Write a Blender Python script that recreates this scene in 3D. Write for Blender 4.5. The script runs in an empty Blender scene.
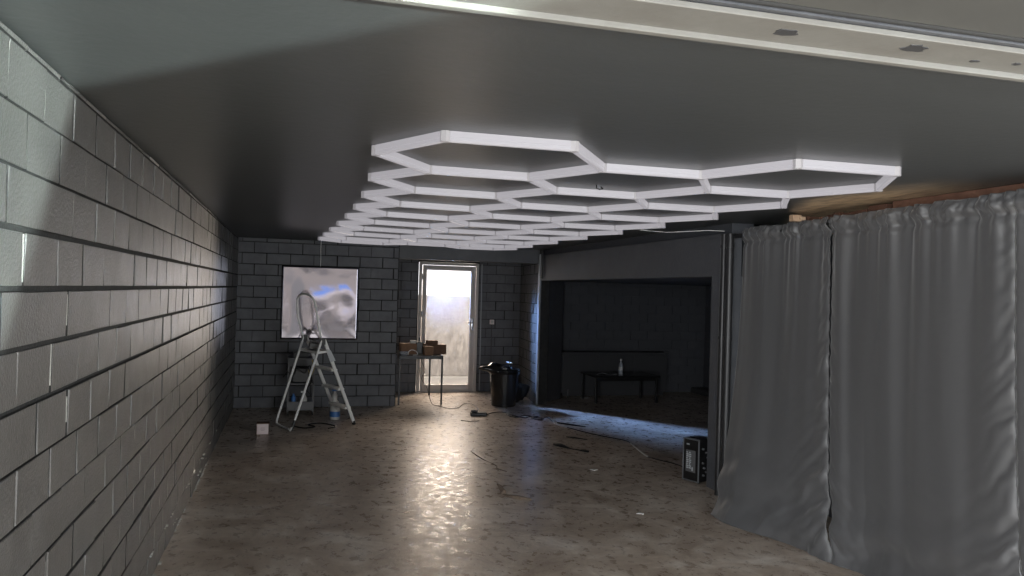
import bpy, bmesh, math, random
from math import sin, cos, pi, radians, sqrt, exp, hypot
from mathutils import Vector, Matrix, noise
random.seed(11)
SC = bpy.context.scene
COL = SC.collection

# ------------------------------------------------------------------ camera, world, sun, exposure
def camera():
    cd = bpy.data.cameras.new('camera'); co = bpy.data.objects.new('camera', cd); COL.objects.link(co)
    f, yaw, pitch, roll = 782.59, radians(15.681), radians(.3031), radians(1.5826)
    w = Vector((sin(yaw)*cos(pitch), cos(yaw)*cos(pitch), sin(pitch)))
    r = Vector((cos(yaw), -sin(yaw), 0)); u = r.cross(w)
    r2 = r*cos(roll)+u*sin(roll); u2 = u*cos(roll)-r*sin(roll)
    m = Matrix((r2, u2, -w)).transposed().to_4x4(); m.translation = (0, 0, 1.836)
    co.matrix_world = m
    cd.sensor_fit = 'HORIZONTAL'; cd.sensor_width = 36; cd.lens = f*36/1024; cd.clip_start = .05; cd.clip_end = 200
    SC.camera = co
camera()
wd = bpy.data.worlds.new('sky'); SC.world = wd; wd.use_nodes = True
bg = wd.node_tree.nodes['Background']; bg.inputs[0].default_value = (.97, .98, 1.0, 1); bg.inputs[1].default_value = 1.6
def lamp(name, kind, loc, target, energy, color, **kw):
    d = bpy.data.lights.new(name, kind); o = bpy.data.objects.new(name, d); COL.objects.link(o)
    o.location = loc
    o.rotation_euler = (Vector(target)-Vector(loc)).to_track_quat('-Z', 'Y').to_euler()
    d.energy = energy; d.color = color
    for k, v in kw.items(): setattr(d, k, v)
    return o
# the sun stands behind the viewer: lights the yard, the car and the wall beyond the back door
lamp('sun', 'SUN', (0, -5, 10), (0.0, 0.0, 3.5), 5.0, (1.0, .93, .82), angle=radians(1))
# daylight entering by the open garage front
lamp('front_daylight_right', 'AREA', (4.2, -1.6, 1.5), (.3, 5.5, 1.5), 95, (.90, .97, 1.0), shape='RECTANGLE', size=2.6, size_y=2.4)
lamp('front_daylight_left', 'AREA', (-2.4, -2.6, 1.5), (2.6, 5.5, 1.2), 200, (.95, .98, 1.0), shape='RECTANGLE', size=2.6, size_y=2.4)
# clear sky seen from the narrow back yard, falling steeply through the glazed door
lamp('yard_sky', 'AREA', (1.3, 16.1, 2.9), (3.95, 11.3, .8), 40, (.25, .47, 1.0), shape='RECTANGLE', size=.6, size_y=.6, spread=radians(26))
# warm daylight bounced off the sunlit plaster wall of the yard
lamp('yard_bounce', 'AREA', (3.2, 15.9, 2.9), (.8, 8, .4), 165, (1.0, .82, .64), shape='RECTANGLE', size=1.6, size_y=1.0)
lamp('left_wall_warm_fill', 'AREA', (3.95, 15.7, 1.6), (-.8, 6.4, 1.5), 48, (1.0, .88, .72), shape='RECTANGLE', size=.6, size_y=1.7, spread=radians(100))  # unseen lamp added outside the doorway to lift the warm sheen on the left wall
# sun glint thrown up into the garage by a windscreen outside: a narrow slanted beam on the left wall and ceiling
def glint():
    n = Vector((-.978, -.924, .708)).normalized()
    S = Vector((3.7, -3.0, .5)); T = Vector((-.794, 2.74, 1.77)); T2 = Vector((-.794, 3.33, 2.54))
    D = (((T+T2)/2)-S); D -= n*D.dot(n); D.normalize()
    d = bpy.data.lights.new('windscreen_glint', 'AREA'); o = bpy.data.objects.new('windscreen_glint', d); COL.objects.link(o)
    y = n.cross(D); z = -D
    m = Matrix((n, z.cross(n), z)).transposed().to_4x4(); m.translation = S+n*1.16
    o.matrix_world = m; d.shape = 'RECTANGLE'; d.size = 2.2; d.size_y = 3.6; d.spread = radians(1.2); d.energy = 6; d.color = (.80, .96, .92)
    o.data.energy = GLINT
GLINT = 50
glint()
vs = SC.view_settings
vs.view_transform = 'Standard'; vs.look = 'None'; vs.gamma = 1; vs.use_curve_mapping = False; vs.exposure = 1.25

# ------------------------------------------------------------------ materials
def mat(name, col, rough=.5, metal=0, spec=.5, noise_amt=0, scale=8, col2=None, bump=0, bscale=60, emit=None, sheen=0, rvar=0, aniso=0):
    m = bpy.data.materials.new(name); m.use_nodes = True; nt = m.node_tree; b = nt.nodes['Principled BSDF']
    b.inputs['Base Color'].default_value = (*col, 1); b.inputs['Roughness'].default_value = rough
    b.inputs['Metallic'].default_value = metal; b.inputs['Specular IOR Level'].default_value = spec
    if sheen: b.inputs['Sheen Weight'].default_value = sheen
    tc = nt.nodes.new('ShaderNodeTexCoord')
    if col2 or rvar:
        n = nt.nodes.new('ShaderNodeTexNoise'); n.inputs['Scale'].default_value = scale; n.inputs['Detail'].default_value = 6
        n.inputs['Roughness'].default_value = .65
        nt.links.new(tc.outputs['Object'], n.inputs['Vector'])
        r = nt.nodes.new('ShaderNodeValToRGB'); r.color_ramp.elements[0].position = .35; r.color_ramp.elements[1].position = .65
        r.color_ramp.elements[0].color = (*col, 1); r.color_ramp.elements[1].color = (*(col2 or col), 1)
        nt.links.new(n.outputs['Fac'], r.inputs['Fac'])
        if col2: nt.links.new(r.outputs['Color'], b.inputs['Base Color'])
        if rvar:
            mr = nt.nodes.new('ShaderNodeMapRange'); mr.inputs['To Min'].default_value = rough-rvar; mr.inputs['To Max'].default_value = rough+rvar
            mr.inputs['From Min'].default_value = .3; mr.inputs['From Max'].default_value = .7
            nt.links.new(n.outputs['Fac'], mr.inputs['Value']); nt.links.new(mr.outputs['Result'], b.inputs['Roughness'])
    if bump:
        n2 = nt.nodes.new('ShaderNodeTexNoise'); n2.inputs['Scale'].default_value = bscale; n2.inputs['Detail'].default_value = 5
        nt.links.new(tc.outputs['Object'], n2.inputs['Vector'])
        bp = nt.nodes.new('ShaderNodeBump'); bp.inputs['Strength'].default_value = bump; bp.inputs['Distance'].default_value = .01
        nt.links.new(n2.outputs['Fac'], bp.inputs['Height']); nt.links.new(bp.outputs['Normal'], b.inputs['Normal'])
    if emit:
        b.inputs['Emission Color'].default_value = (*emit[0], 1); b.inputs['Emission Strength'].default_value = emit[1]
    return m

M = {}
M['block'] = mat('painted_block', (0.07426, 0.07214, 0.06931), .36, col2=(0.09547, 0.09264, 0.08911), scale=5, bump=.35, bscale=90, rvar=.07)
M['block_back'] = mat('painted_block_dark', (0.08317, 0.08571, 0.09929), .5, col2=(0.1146, 0.1171, 0.1315), scale=5, bump=.35, bscale=90)
M['mortar'] = mat('painted_mortar', (0.01273, 0.01273, 0.01273), .85, col2=(0.02475, 0.02475, 0.02405), scale=14, bump=.5)
M['raw_mortar'] = mat('bare_mortar', (0.4385, 0.4385, 0.4102), .9)
M['plaster'] = mat('painted_plaster', (0.06612, 0.06924, 0.07779), .5, col2=(0.08557, 0.08868, 0.0988), scale=3, bump=.3, bscale=40)
M['alcove'] = mat('alcove_black_paint', (0.06011, 0.06365, 0.07426), .7, col2=(0.07072, 0.07426, 0.08487), scale=3, bump=.2)
M['lens'] = mat('tube_white', (.19, .184, .196), .35, emit=((.97, .93, 1.0), .140))
M['cap'] = mat('connector_grey', (.30, .285, .285), .4, emit=((.93, .90, 1.0), .06))
M['black'] = mat('black_plastic', (0.008487, 0.008487, 0.009194), .38)
M['blackgloss'] = mat('black_gloss', (.012, .012, .013), .22)
M['blackmetal'] = mat('black_metal', (.03, .03, .032), .4, metal=.3)
M['alu'] = mat('aluminium', (.88, .88, .87), .45, metal=.0)
M['galv'] = mat('galvanised', (0.297, 0.3112, 0.3324), .35, metal=.7)
M['frame'] = mat('door_white', (0.5516, 0.5163, 0.5021), .5)
M['card'] = mat('cardboard', (0.2122, 0.1202, 0.07072), .85, col2=(0.2546, 0.1485, 0.09194), scale=20)
M['card2'] = mat('cardboard_dark', (0.1202, 0.06719, 0.04243), .85, col2=(0.1485, 0.08487, 0.05658), scale=20)
M['white'] = mat('white_plastic', (0.5304, 0.5233, 0.5092), .4)
M['pink'] = mat('white_pink_card', (0.76, 0.646, 0.646), .6)
M['paper'] = mat('paper', (.6, .62, .65), .8)
M['blue'] = mat('blue_plastic', (.05, .16, .42), .4)
M['grey'] = mat('grey_metal', (.12, .12, .125), .5, metal=.2)
M['darkgrey'] = mat('dark_grey', (.05, .05, .052), .5)
M['wood'] = mat('red_brown_timber', (0.1167, 0.05446, 0.03501), .8, col2=(0.1945, 0.09724, 0.06223), scale=9, bump=.5, bscale=30)
M['woodlt'] = mat('pale_wood', (.55, .36, .23), .75, col2=(.62, .44, .3), scale=12)
M['woodleaf'] = mat('brown_splinter', (.22, .16, .12), .8, col2=(.10, .075, .055), scale=30)
M['beam'] = mat('pale_painted_steel', (0.1839, 0.1803, 0.1662), .6, col2=(0.1556, 0.1485, 0.1344), scale=4, bump=.1)
M['panel'] = mat('grey_door_leaf', (0.07779, 0.07779, 0.07426), .5, col2=(0.09194, 0.09194, 0.08487), scale=2)
M['asphalt'] = mat('yard_ground', (.30, .29, .27), .9, col2=(.24, .235, .22), scale=4)
M['render'] = mat('pale_render', (0.1414, 0.1308, 0.1273), .9, col2=(0.1061, 0.0976, 0.09547), scale=6, bump=.8, bscale=12)
M['carsky'] = mat('sky_reflection_blue', (.08, .22, .62), .25)  # windscreen colour: blue base stands in for the sky reflected in the glass
M['carglass'] = mat('car_glass', (.05, .06, .07), .08)
M['tyre'] = mat('tyre', (.02, .02, .02), .8)
M['soft_black'] = mat('worn_black_board', (0.04597, 0.04738, 0.05304), .6)
M['silver'] = mat('silver_trim', (.7, .7, .72), .25, metal=.9)
M['label'] = mat('grey_label', (.42, .45, .47), .5)
M['cream'] = mat('cream_wall', (0.389, 0.3395, 0.2829), .9, col2=(0.4243, 0.3819, 0.3324), scale=3)
M['glassclear'] = mat('clear_plastic', (.75, .8, .88), .12)
b = M['glassclear'].node_tree.nodes['Principled BSDF']; b.inputs['Transmission Weight'].default_value = .6; b.inputs['IOR'].default_value = 1.3

def nodes(m): return m.node_tree.nodes, m.node_tree.links, m.node_tree.nodes['Principled BSDF']

def ceiling_mat():
    m = mat('ceiling_black_paint', (.05, .052, .052), .36, bump=.12, bscale=25); N, L, B = nodes(m)
    tc = N.new('ShaderNodeTexCoord'); sp = N.new('ShaderNodeSeparateXYZ'); L.new(tc.outputs['Object'], sp.inputs[0])
    # overspray: black paint stops short of a bare tan patch beside the curtain
    def mr(src, a, b_, c, d):
        n = N.new('ShaderNodeMapRange'); n.interpolation_type = 'SMOOTHSTEP'
        for k, v in zip(('From Min', 'From Max', 'To Min', 'To Max'), (a, b_, c, d)): n.inputs[k].default_value = v
        L.new(src, n.inputs['Value']); return n.outputs['Result']
    def mul(a, b_):
        n = N.new('ShaderNodeMath'); n.operation = 'MULTIPLY'; L.new(a, n.inputs[0]); L.new(b_, n.inputs[1]); return n.outputs[0]
    w = N.new('ShaderNodeTexNoise'); w.inputs['Scale'].default_value = 5; L.new(tc.outputs['Object'], w.inputs['Vector'])
    add = N.new('ShaderNodeMath'); add.operation = 'MULTIPLY_ADD'; L.new(w.outputs['Fac'], add.inputs[0]); add.inputs[1].default_value = .25; 
    L.new(sp.outputs['X'], add.inputs[2])
    x = add.outputs[0]; y = sp.outputs['Y']
    sk = N.new('ShaderNodeMath'); sk.operation = 'MULTIPLY_ADD'; L.new(sp.outputs['X'], sk.inputs[0]); sk.inputs[1].default_value = -1.6; L.new(y, sk.inputs[2])
    fx = mr(x, 3.42, 3.85, 0, 1); fy = mr(y, 3.5, 4.6, 0, 1); fy2 = mr(sk.outputs[0], -.62, -.95, 0, 1)
    fac = mul(mul(fx, fy), fy2)
    n2 = N.new('ShaderNodeTexNoise'); n2.inputs['Scale'].default_value = 9; n2.inputs['Detail'].default_value = 7
    mp = N.new('ShaderNodeMapping'); mp.inputs['Scale'].default_value = (3, .6, 1); L.new(tc.outputs['Object'], mp.inputs[0]); L.new(mp.outputs[0], n2.inputs['Vector'])
    r = N.new('ShaderNodeValToRGB'); r.color_ramp.elements[0].position = .3; r.color_ramp.elements[1].position = .55
    r.color_ramp.elements[0].color = (.34, .22, .13, 1); r.color_ramp.elements[1].color = (.80, .60, .39, 1); L.new(n2.outputs['Fac'], r.inputs['Fac'])
    base = N.new('ShaderNodeValToRGB'); base.color_ramp.elements[0].color = (0.05375, 0.05658, 0.05728, 1); base.color_ramp.elements[1].color = (0.06506, 0.0686, 0.06931, 1)
    n3 = N.new('ShaderNodeTexNoise'); n3.inputs['Scale'].default_value = 2.5; n3.inputs['Detail'].default_value = 6
    mp2 = N.new('ShaderNodeMapping'); mp2.inputs['Scale'].default_value = (.5, 3, 1); L.new(tc.outputs['Object'], mp2.inputs[0]); L.new(mp2.outputs[0], n3.inputs['Vector'])
    L.new(n3.outputs['Fac'], base.inputs['Fac'])
    mx = N.new('ShaderNodeMixRGB'); L.new(fac, mx.inputs['Fac']); L.new(base.outputs['Color'], mx.inputs[1]); L.new(r.outputs['Color'], mx.inputs[2])
    L.new(mx.outputs[0], B.inputs['Base Color'])
    return m
M['ceiling'] = ceiling_mat()

def floor_mat():
    m = mat('worn_concrete_floor', (.1, .09, .08), .4); N, L, B = nodes(m)
    tc = N.new('ShaderNodeTexCoord')
    n1 = N.new('ShaderNodeTexNoise'); n1.inputs['Scale'].default_value = 2.0; n1.inputs['Detail'].default_value = 9; n1.inputs['Roughness'].default_value = .78; n1.inputs['Distortion'].default_value = .6
    n2 = N.new('ShaderNodeTexNoise'); n2.inputs['Scale'].default_value = 9; n2.inputs['Detail'].default_value = 5; n2.inputs['Roughness'].default_value = .68; n2.inputs['Distortion'].default_value = .15
    mpf = N.new('ShaderNodeMapping'); mpf.inputs['Scale'].default_value = (1.3, 1.0, 1); mpf.inputs['Rotation'].default_value = (0, 0, .35); L.new(tc.outputs['Object'], mpf.inputs[0])
    L.new(tc.outputs['Object'], n1.inputs['Vector']); L.new(mpf.outputs[0], n2.inputs['Vector'])
    r1 = N.new('ShaderNodeValToRGB'); e = r1.color_ramp.elements; e[0].position = .33; e[0].color = (.185, .137, .102, 1); e[1].position = .64; e[1].color = (.54, .49, .44, 1)
    k = r1.color_ramp.elements.new(.5); k.color = (.36, .30, .25, 1)
    r2 = N.new('ShaderNodeValToRGB'); e = r2.color_ramp.elements; e[0].position = .30; e[0].color = (.86, .84, .82, 1); e[1].position = .70; e[1].color = (1.25, 1.24, 1.22, 1)
    L.new(n1.outputs['Fac'], r1.inputs['Fac']); L.new(n2.outputs['Fac'], r2.inputs['Fac'])
    mx = N.new('ShaderNodeMixRGB'); mx.blend_type = 'MULTIPLY'; mx.inputs['Fac'].default_value = 1
    L.new(r1.outputs['Color'], mx.inputs[1]); L.new(r2.outputs['Color'], mx.inputs[2]); L.new(mx.outputs[0], B.inputs['Base Color'])
    ro = N.new('ShaderNodeMapRange'); ro.inputs['From Min'].default_value = .3; ro.inputs['From Max'].default_value = .7; ro.inputs['To Min'].default_value = .17; ro.inputs['To Max'].default_value = .50
    L.new(n2.outputs['Fac'], ro.inputs['Value']); L.new(ro.outputs['Result'], B.inputs['Roughness'])
    n3 = N.new('ShaderNodeTexNoise'); n3.inputs['Scale'].default_value = 14; n3.inputs['Detail'].default_value = 9; n3.inputs['Roughness'].default_value = .6; n3.inputs['Distortion'].default_value = .4; L.new(mpf.outputs[0], n3.inputs['Vector'])
    bp = N.new('ShaderNodeBump'); bp.inputs['Strength'].default_value = .2; bp.inputs['Distance'].default_value = .010
    L.new(n3.outputs['Fac'], bp.inputs['Height']); L.new(bp.outputs['Normal'], B.inputs['Normal'])
    return m
M['floor'] = floor_mat()

def satin_mat():
    m = mat('black_satin', (0.0802, 0.0802, 0.08325), .50, sheen=.3); N, L, B = nodes(m)
    B.inputs['Specular IOR Level'].default_value = .6
    B.inputs['Sheen Roughness'].default_value = .4
    tc = N.new('ShaderNodeTexCoord'); n = N.new('ShaderNodeTexNoise'); n.inputs['Scale'].default_value = 14; n.inputs['Detail'].default_value = 5
    L.new(tc.outputs['Object'], n.inputs['Vector'])
    bp = N.new('ShaderNodeBump'); bp.inputs['Strength'].default_value = .12; bp.inputs['Distance'].default_value = .01
    L.new(n.outputs['Fac'], bp.inputs['Height']); L.new(bp.outputs['Normal'], B.inputs['Normal'])
    return m
M['satin'] = satin_mat()

def mirror_mat():
    m = mat('mirror_film', (0.29, 0.2829, 0.3324), .07, metal=1); N, L, B = nodes(m)
    tc = N.new('ShaderNodeTexCoord'); n = N.new('ShaderNodeTexNoise'); n.inputs['Scale'].default_value = 3.2; n.inputs['Detail'].default_value = 1.5; n.inputs['Distortion'].default_value = .8
    L.new(tc.outputs['Object'], n.inputs['Vector'])
    bp = N.new('ShaderNodeBump'); bp.inputs['Strength'].default_value = .5; bp.inputs['Distance'].default_value = .002
    L.new(n.outputs['Fac'], bp.inputs['Height']); L.new(bp.outputs['Normal'], B.inputs['Normal'])
    return m
M['mirror'] = mirror_mat()

def pane_mat():
    m = bpy.data.materials.new('frosted_door_glass'); m.use_nodes = True; N = m.node_tree.nodes; L = m.node_tree.links; N.clear()
    out = N.new('ShaderNodeOutputMaterial'); tr = N.new('ShaderNodeBsdfTransparent'); tl = N.new('ShaderNodeBsdfTranslucent'); mx = N.new('ShaderNodeMixShader')
    tr.inputs[0].default_value = (.68, .67, .665, 1); tl.inputs[0].default_value = (.9, .88, .87, 1)
    tc = N.new('ShaderNodeTexCoord'); n = N.new('ShaderNodeTexNoise'); n.inputs['Scale'].default_value = 9; n.inputs['Detail'].default_value = 8; n.inputs['Roughness'].default_value = .7
    mp = N.new('ShaderNodeMapping'); mp.inputs['Scale'].default_value = (2.4, 1, .8); L.new(tc.outputs['Object'], mp.inputs[0]); L.new(mp.outputs[0], n.inputs['Vector'])
    r = N.new('ShaderNodeMapRange'); r.inputs['From Min'].default_value = .35; r.inputs['From Max'].default_value = .65; r.inputs['To Min'].default_value = .01; r.inputs['To Max'].default_value = .05
    L.new(n.outputs['Fac'], r.inputs['Value']); L.new(r.outputs['Result'], mx.inputs['Fac'])
    L.new(tr.outputs[0], mx.inputs[1]); L.new(tl.outputs[0], mx.inputs[2]); L.new(mx.outputs[0], out.inputs['Surface'])
    return m
M['pane'] = pane_mat()

# ------------------------------------------------------------------ mesh helpers
class MB:
    def __init__(s): s.v = []; s.f = []; s.mi = []
    def add(s, vs, fs, mi=0):
        o = len(s.v); s.v += [tuple(v) for v in vs]; s.f += [tuple(i+o for i in f) for f in fs]; s.mi += [mi]*len(fs); return s
    def box(s, a, b, mi=0, ch=0, rot=None, at=None):
        x0, y0, z0 = a; x1, y1, z1 = b
        if ch <= 0:
            vs = [(x, y, z) for z in (z0, z1) for y in (y0, y1) for x in (x0, x1)]
            fs = [(0, 2, 3, 1), (4, 5, 7, 6), (0, 1, 5, 4), (2, 6, 7, 3), (0, 4, 6, 2), (1, 3, 7, 5)]
        else:
            bm = bmesh.new(); bmesh.ops.create_cube(bm, size=1)
            for v in bm.verts: v.co = Vector(((x0+x1)/2+v.co.x*(x1-x0), (y0+y1)/2+v.co.y*(y1-y0), (z0+z1)/2+v.co.z*(z1-z0)))
            bmesh.ops.bevel(bm, geom=bm.edges[:], offset=ch, segments=2, affect='EDGES', profile=.5)
            bm.verts.index_update(); vs = [v.co.copy() for v in bm.verts]; fs = [tuple(v.index for v in f.verts) for f in bm.faces]; bm.free()
        if rot is not None or at is not None:
            R = Matrix.Rotation(rot or 0, 3, 'Z'); at = Vector(at or (0, 0, 0)); vs = [R @ Vector(v)+at for v in vs]
        return s.add(vs, fs, mi)
    def prism(s, pts, z0, z1, mi=0):
        n = len(pts); vs = [(x, y, z0) for x, y in pts]+[(x, y, z1) for x, y in pts]
        fs = [tuple(range(n))[::-1], tuple(range(n, 2*n))]+[(i, (i+1) % n, n+(i+1) % n, n+i) for i in range(n)]
        return s.add(vs, fs, mi)
    def tube(s, pts, r, seg=10, mi=0, closed=False):
        pts = [Vector(p) for p in pts]; n = len(pts); rings = []; o = len(s.v)
        up = Vector((0, 0, 1)); prev = None
        for i, p in enumerate(pts):
            if closed: t = pts[(i+1) % n]-pts[i-1]
            else: t = pts[min(i+1, n-1)]-pts[max(i-1, 0)]
            t.normalize()
            if prev is None:
                a = t.cross(up)
                if a.length < .1: a = t.cross(Vector((1, 0, 0)))
            else: a = prev-t*prev.dot(t)
            a.normalize(); prev = a; b_ = t.cross(a)
            rr = r[i] if isinstance(r, (list, tuple)) else r
            for k in range(seg):
                an = 2*pi*k/seg; s.v.append(tuple(p+(a*cos(an)+b_*sin(an))*rr))
        m = n if closed else n-1
        for i in range(m):
            j = (i+1) % n
            for k in range(seg):
                s.f.append((o+i*seg+k, o+i*seg+(k+1) % seg, o+j*seg+(k+1) % seg, o+j*seg+k)); s.mi.append(mi)
        if not closed:
            s.f.append(tuple(o+k for k in range(seg))[::-1]); s.mi.append(mi)
            s.f.append(tuple(o+(n-1)*seg+k for k in range(seg))); s.mi.append(mi)
        return s
    def lathe(s, prof, seg=28, at=(0, 0, 0), mi=0):
        o = len(s.v); n = len(prof)
        for r, z in prof:
            for k in range(seg):
                an = 2*pi*k/seg; s.v.append((at[0]+r*cos(an), at[1]+r*sin(an), at[2]+z))
        for i in range(n-1):
            for k in range(seg):
                s.f.append((o+i*seg+k, o+i*seg+(k+1) % seg, o+(i+1)*seg+(k+1) % seg, o+(i+1)*seg+k)); s.mi.append(mi)
        s.f.append(tuple(o+k for k in range(seg))[::-1]); s.mi.append(mi)
        s.f.append(tuple(o+(n-1)*seg+k for k in range(seg))); s.mi.append(mi)
        return s
    def build(s, name, m, parent=None, smooth=False, loc=None):
        me = bpy.data.meshes.new(name)
        base = Vector(parent.location) if parent is not None and parent.type == 'EMPTY' and loc is None else Vector(loc or (0, 0, 0))
        if parent is not None and parent.type != 'EMPTY':
            g = parent; base = Vector((0, 0, 0))
            while g is not None: base += g.location; g = g.parent
        me.from_pydata([tuple(Vector(v)-base) for v in s.v], [], s.f); me.update()
        ms = m if isinstance(m, (list, tuple)) else [m]
        for x in ms: me.materials.append(x)
        me.polygons.foreach_set('material_index', s.mi)
        if smooth:
            me.polygons.foreach_set('use_smooth', [True]*len(me.polygons))
            if smooth != 'all': me.set_sharp_from_angle(angle=radians(40))
        o = bpy.data.objects.new(name, me); COL.objects.link(o)
        if parent is not None: o.parent = parent
        else: o.location = base
        return o
def smooth_path(pts, n=6, closed=False):
    P = [Vector(p) for p in pts]; out = []
    for i in range(len(P)-1):
        p0 = P[max(i-1, 0)]; p1 = P[i]; p2 = P[i+1]; p3 = P[min(i+2, len(P)-1)]
        for k in range(n):
            t = k/n; out.append(.5*((2*p1)+(-p0+p2)*t+(2*p0-5*p1+4*p2-p3)*t*t+(-p0+3*p1-3*p2+p3)*t**3))
    out.append(P[-1]); return out
def tag(o, label=None, cat=None, group=None, kind=None):
    if label: o['label'] = label
    if cat: o['category'] = cat
    if group: o['group'] = group
    if kind: o['kind'] = kind
    return o
def struct(o): o['kind'] = 'structure'; return o
def thing(name, label, cat, loc, group=None):
    o = bpy.data.objects.new(name, None); COL.objects.link(o); o.location = loc; o.empty_display_size = .1
    return tag(o, label, cat, group)

ZC = 2.546; XL = -.794; YB = 12.29

# ------------------------------------------------------------------ block walls
def block_face(mb, org, ux, nrm, W, H, bw, bh, zoff, xoff, dep=.012, gap=.010, rowdev=.004, dev=.0025, mortar=False, cut=None, raw=0, rawrange=None, ledges={}, wide={}):
    """courses of chamfered blocks standing proud of a wall face; org = lower corner, ux = run direction, nrm = outward normal"""
    org = Vector(org); ux = Vector(ux); nrm = Vector(nrm); uz = Vector((0, 0, 1))
    row = 0; z = zoff-bh
    while z < H:
        z0 = max(z, 0)+gap/2+wide.get(row, 0); z1 = min(z+bh, H)-gap/2
        if z1-z0 > .008:
            rd = random.uniform(-rowdev, rowdev)+ledges.get(row, 0)
            x = xoff-2*bw+(row % 2)*bw/2
            while x < W:
                j = random.uniform(-.006, .006)
                a = max(x, 0)+gap/2+j; b_ = min(x+bw, W)-gap/2+random.uniform(-.004, .002)
                if b_-a > .03 and not (cut and cut(a, b_, z0, z1)):
                    d = dep+rd+random.uniform(-dev, dev); tx = random.uniform(-.0025, .0025); tz = random.uniform(-.002, .002); c = .0022
                    P = []
                    for (xx, zz, dd) in [(a, z0, -.004), (b_, z0, -.004), (b_, z1, -.004), (a, z1, -.004), (a, z0, d-c), (b_, z0, d-c), (b_, z1, d-c), (a, z1, d-c),
                                         (a+c, z0+c, d-tx-tz), (b_-c, z0+c, d+tx-tz), (b_-c, z1-c, d+tx+tz), (a+c, z1-c, d-tx+tz)]:
                        P.append(org+ux*xx+uz*zz+nrm*dd)
                    F = []
                    for k in range(4):
                        F.append((k, (k+1) % 4, 4+(k+1) % 4, 4+k)); F.append((4+k, 4+(k+1) % 4, 8+(k+1) % 4, 8+k))
                    F.append((8, 9, 10, 11))
                    if ux.cross(uz).dot(nrm) < 0: F = [f[::-1] for f in F]
                    mb.add(P, F[1::2]+F[-1:] if len(F) % 2 == 0 else F[1:8:2]+[F[8]], 0); mb.add(P, F[0:8:2], 1)
                    # scraps of unpainted mortar in the upright joint
                    if raw and random.random() < raw*(1.0 if (rawrange is None or a < rawrange) else .12):
                        h0 = z0+random.uniform(0, .3)*(z1-z0); h1 = z1-random.uniform(0, .35)*(z1-z0)
                        w = random.uniform(.0022, .0045)
                        Q = [org+ux*(a-gap/2-w)+uz*h0+nrm*(d-.004), org+ux*(a-gap/2+w)+uz*h0+nrm*(d-.004), org+ux*(a-gap/2+w)+uz*h1+nrm*(d-.004), org+ux*(a-gap/2-w)+uz*h1+nrm*(d-.004)]
                        Q2 = [q-nrm*.006 for q in Q]
                        mb.add(Q+Q2, [(0, 1, 2, 3), (0, 4, 5, 1), (1, 5, 6, 2), (2, 6, 7, 3), (3, 7, 4, 0)], 2)
                x += bw
        z += bh; row += 1

# left wall
mb = MB(); mb.box((XL-.25, .8, 0), (XL-.006, YB+.3, ZC), 1)
block_face(mb, (XL-.008, .8, 0), (0, 1, 0), (1, 0, 0), YB-.8, ZC, .346, .1805, -.005+.1805, 3.03-.8-.346*7, dep=.0155, gap=.011, raw=.30, rawrange=5.2,
           ledges={10: .003, 11: .006, 9: .001, 8: -.003, 6: .003}, wide={9: .006, 10: .009, 11: .008, 8: .002})
# crumbs of bare mortar along the foot of the wall
for i in range(70):
    y = random.choice([random.uniform(4.5, 9.5), random.uniform(6, 8.5)]); z = random.choice([.0, .0, .01, .07, .165])+random.uniform(0, .006); x = XL+random.uniform(.002, .016); l = random.uniform(.008, .05); h = random.uniform(.003, .010)
    mb.box((x-.012, y, z), (x+h, y+l, z+h), 2)
struct(mb.build('wall_left', [M['block'], M['mortar'], M['raw_mortar']]))

# back wall (left section, recess, header)
mb = MB(); mb.box((XL, YB+.008, 0), (1.59, YB+.28, ZC), 1)
block_face(mb, (XL, YB+.006, 0), (1, 0, 0), (0, -1, 0), 2.39, ZC, .345, .1655, .1655*1, .24, dep=.015, gap=.011)
block_face(mb, (1.592, YB, 0), (0, 1, 0), (1, 0, 0), .27, ZC, .27, .1655, .1655, 0, dep=.015, gap=.009)
struct(mb.build('wall_back', [M['block_back'], M['mortar'], M['raw_mortar']]))
mb = MB(); mb.box((1.595, YB+.02, 2.315), (3.93, YB+.22, ZC), 0, ch=.006)
struct(mb.build('trim_1', M['plaster']))
# recess: left return hidden behind the corner, far wall with the door, right flank
mb = MB(); DY = 13.97
mb.box((1.2, DY, 0), (2.18, DY+.25, ZC), 1); mb.box((3.28, DY, 0), (4.35, DY+.25, ZC), 1); mb.box((2.18, DY, 2.34), (3.28, DY+.25, ZC), 1)
block_face(mb, (1.3, DY+.004, 0), (1, 0, 0), (0, -1, 0), .87, 2.546, .345, .1655, .1655, .05, dep=.015, gap=.009)
block_face(mb, (3.29, DY+.004, 0), (1, 0, 0), (0, -1, 0), .80, 2.546, .345, .1655, .1655, .15, dep=.015, gap=.009)
struct(mb.build('wall_recess', [M['block_back'], M['mortar'], M['raw_mortar']]))
mb = MB(); mb.box((1.30, YB+.28, 0), (1.55, DY, ZC), 0)
struct(mb.build('wall_recess_left', M['block_back']))
mb = MB()
mb.prism([(4.10, DY), (3.915, 12.30), (4.10, 12.30), (4.30, DY)], 0, ZC, 1)
d = Vector((3.915-4.10, 12.30-DY, 0)); L_ = d.length; d.normalize()
block_face(mb, Vector((4.10, DY, 0)), d, Vector((d.y, -d.x, 0)), L_, 2.5, .345, .1655, .1655, .1, dep=.015, gap=.009)
struct(mb.build('wall_recess_right', [M['block'], M['mortar'], M['raw_mortar']]))

# floor, ground, ceiling
mb = MB(); nx, ny = 2, 2
mb.box((-1.1, 1.55, -.2), (8.2, 14.3, 0)); fl = struct(mb.build('floor', M['floor']))
mb = MB(); mb.box((-9, -24, -.25), (14, 1.55, -.02)); mb.box((-9, 14.3, -.25), (14, 20, -.02)); struct(mb.build('ground', M['asphalt']))
mb = MB(); mb.box((-1.05, 1.72, ZC), (8.2, 14.25, ZC+.2)); struct(mb.build('ceiling', M['ceiling']))
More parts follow.
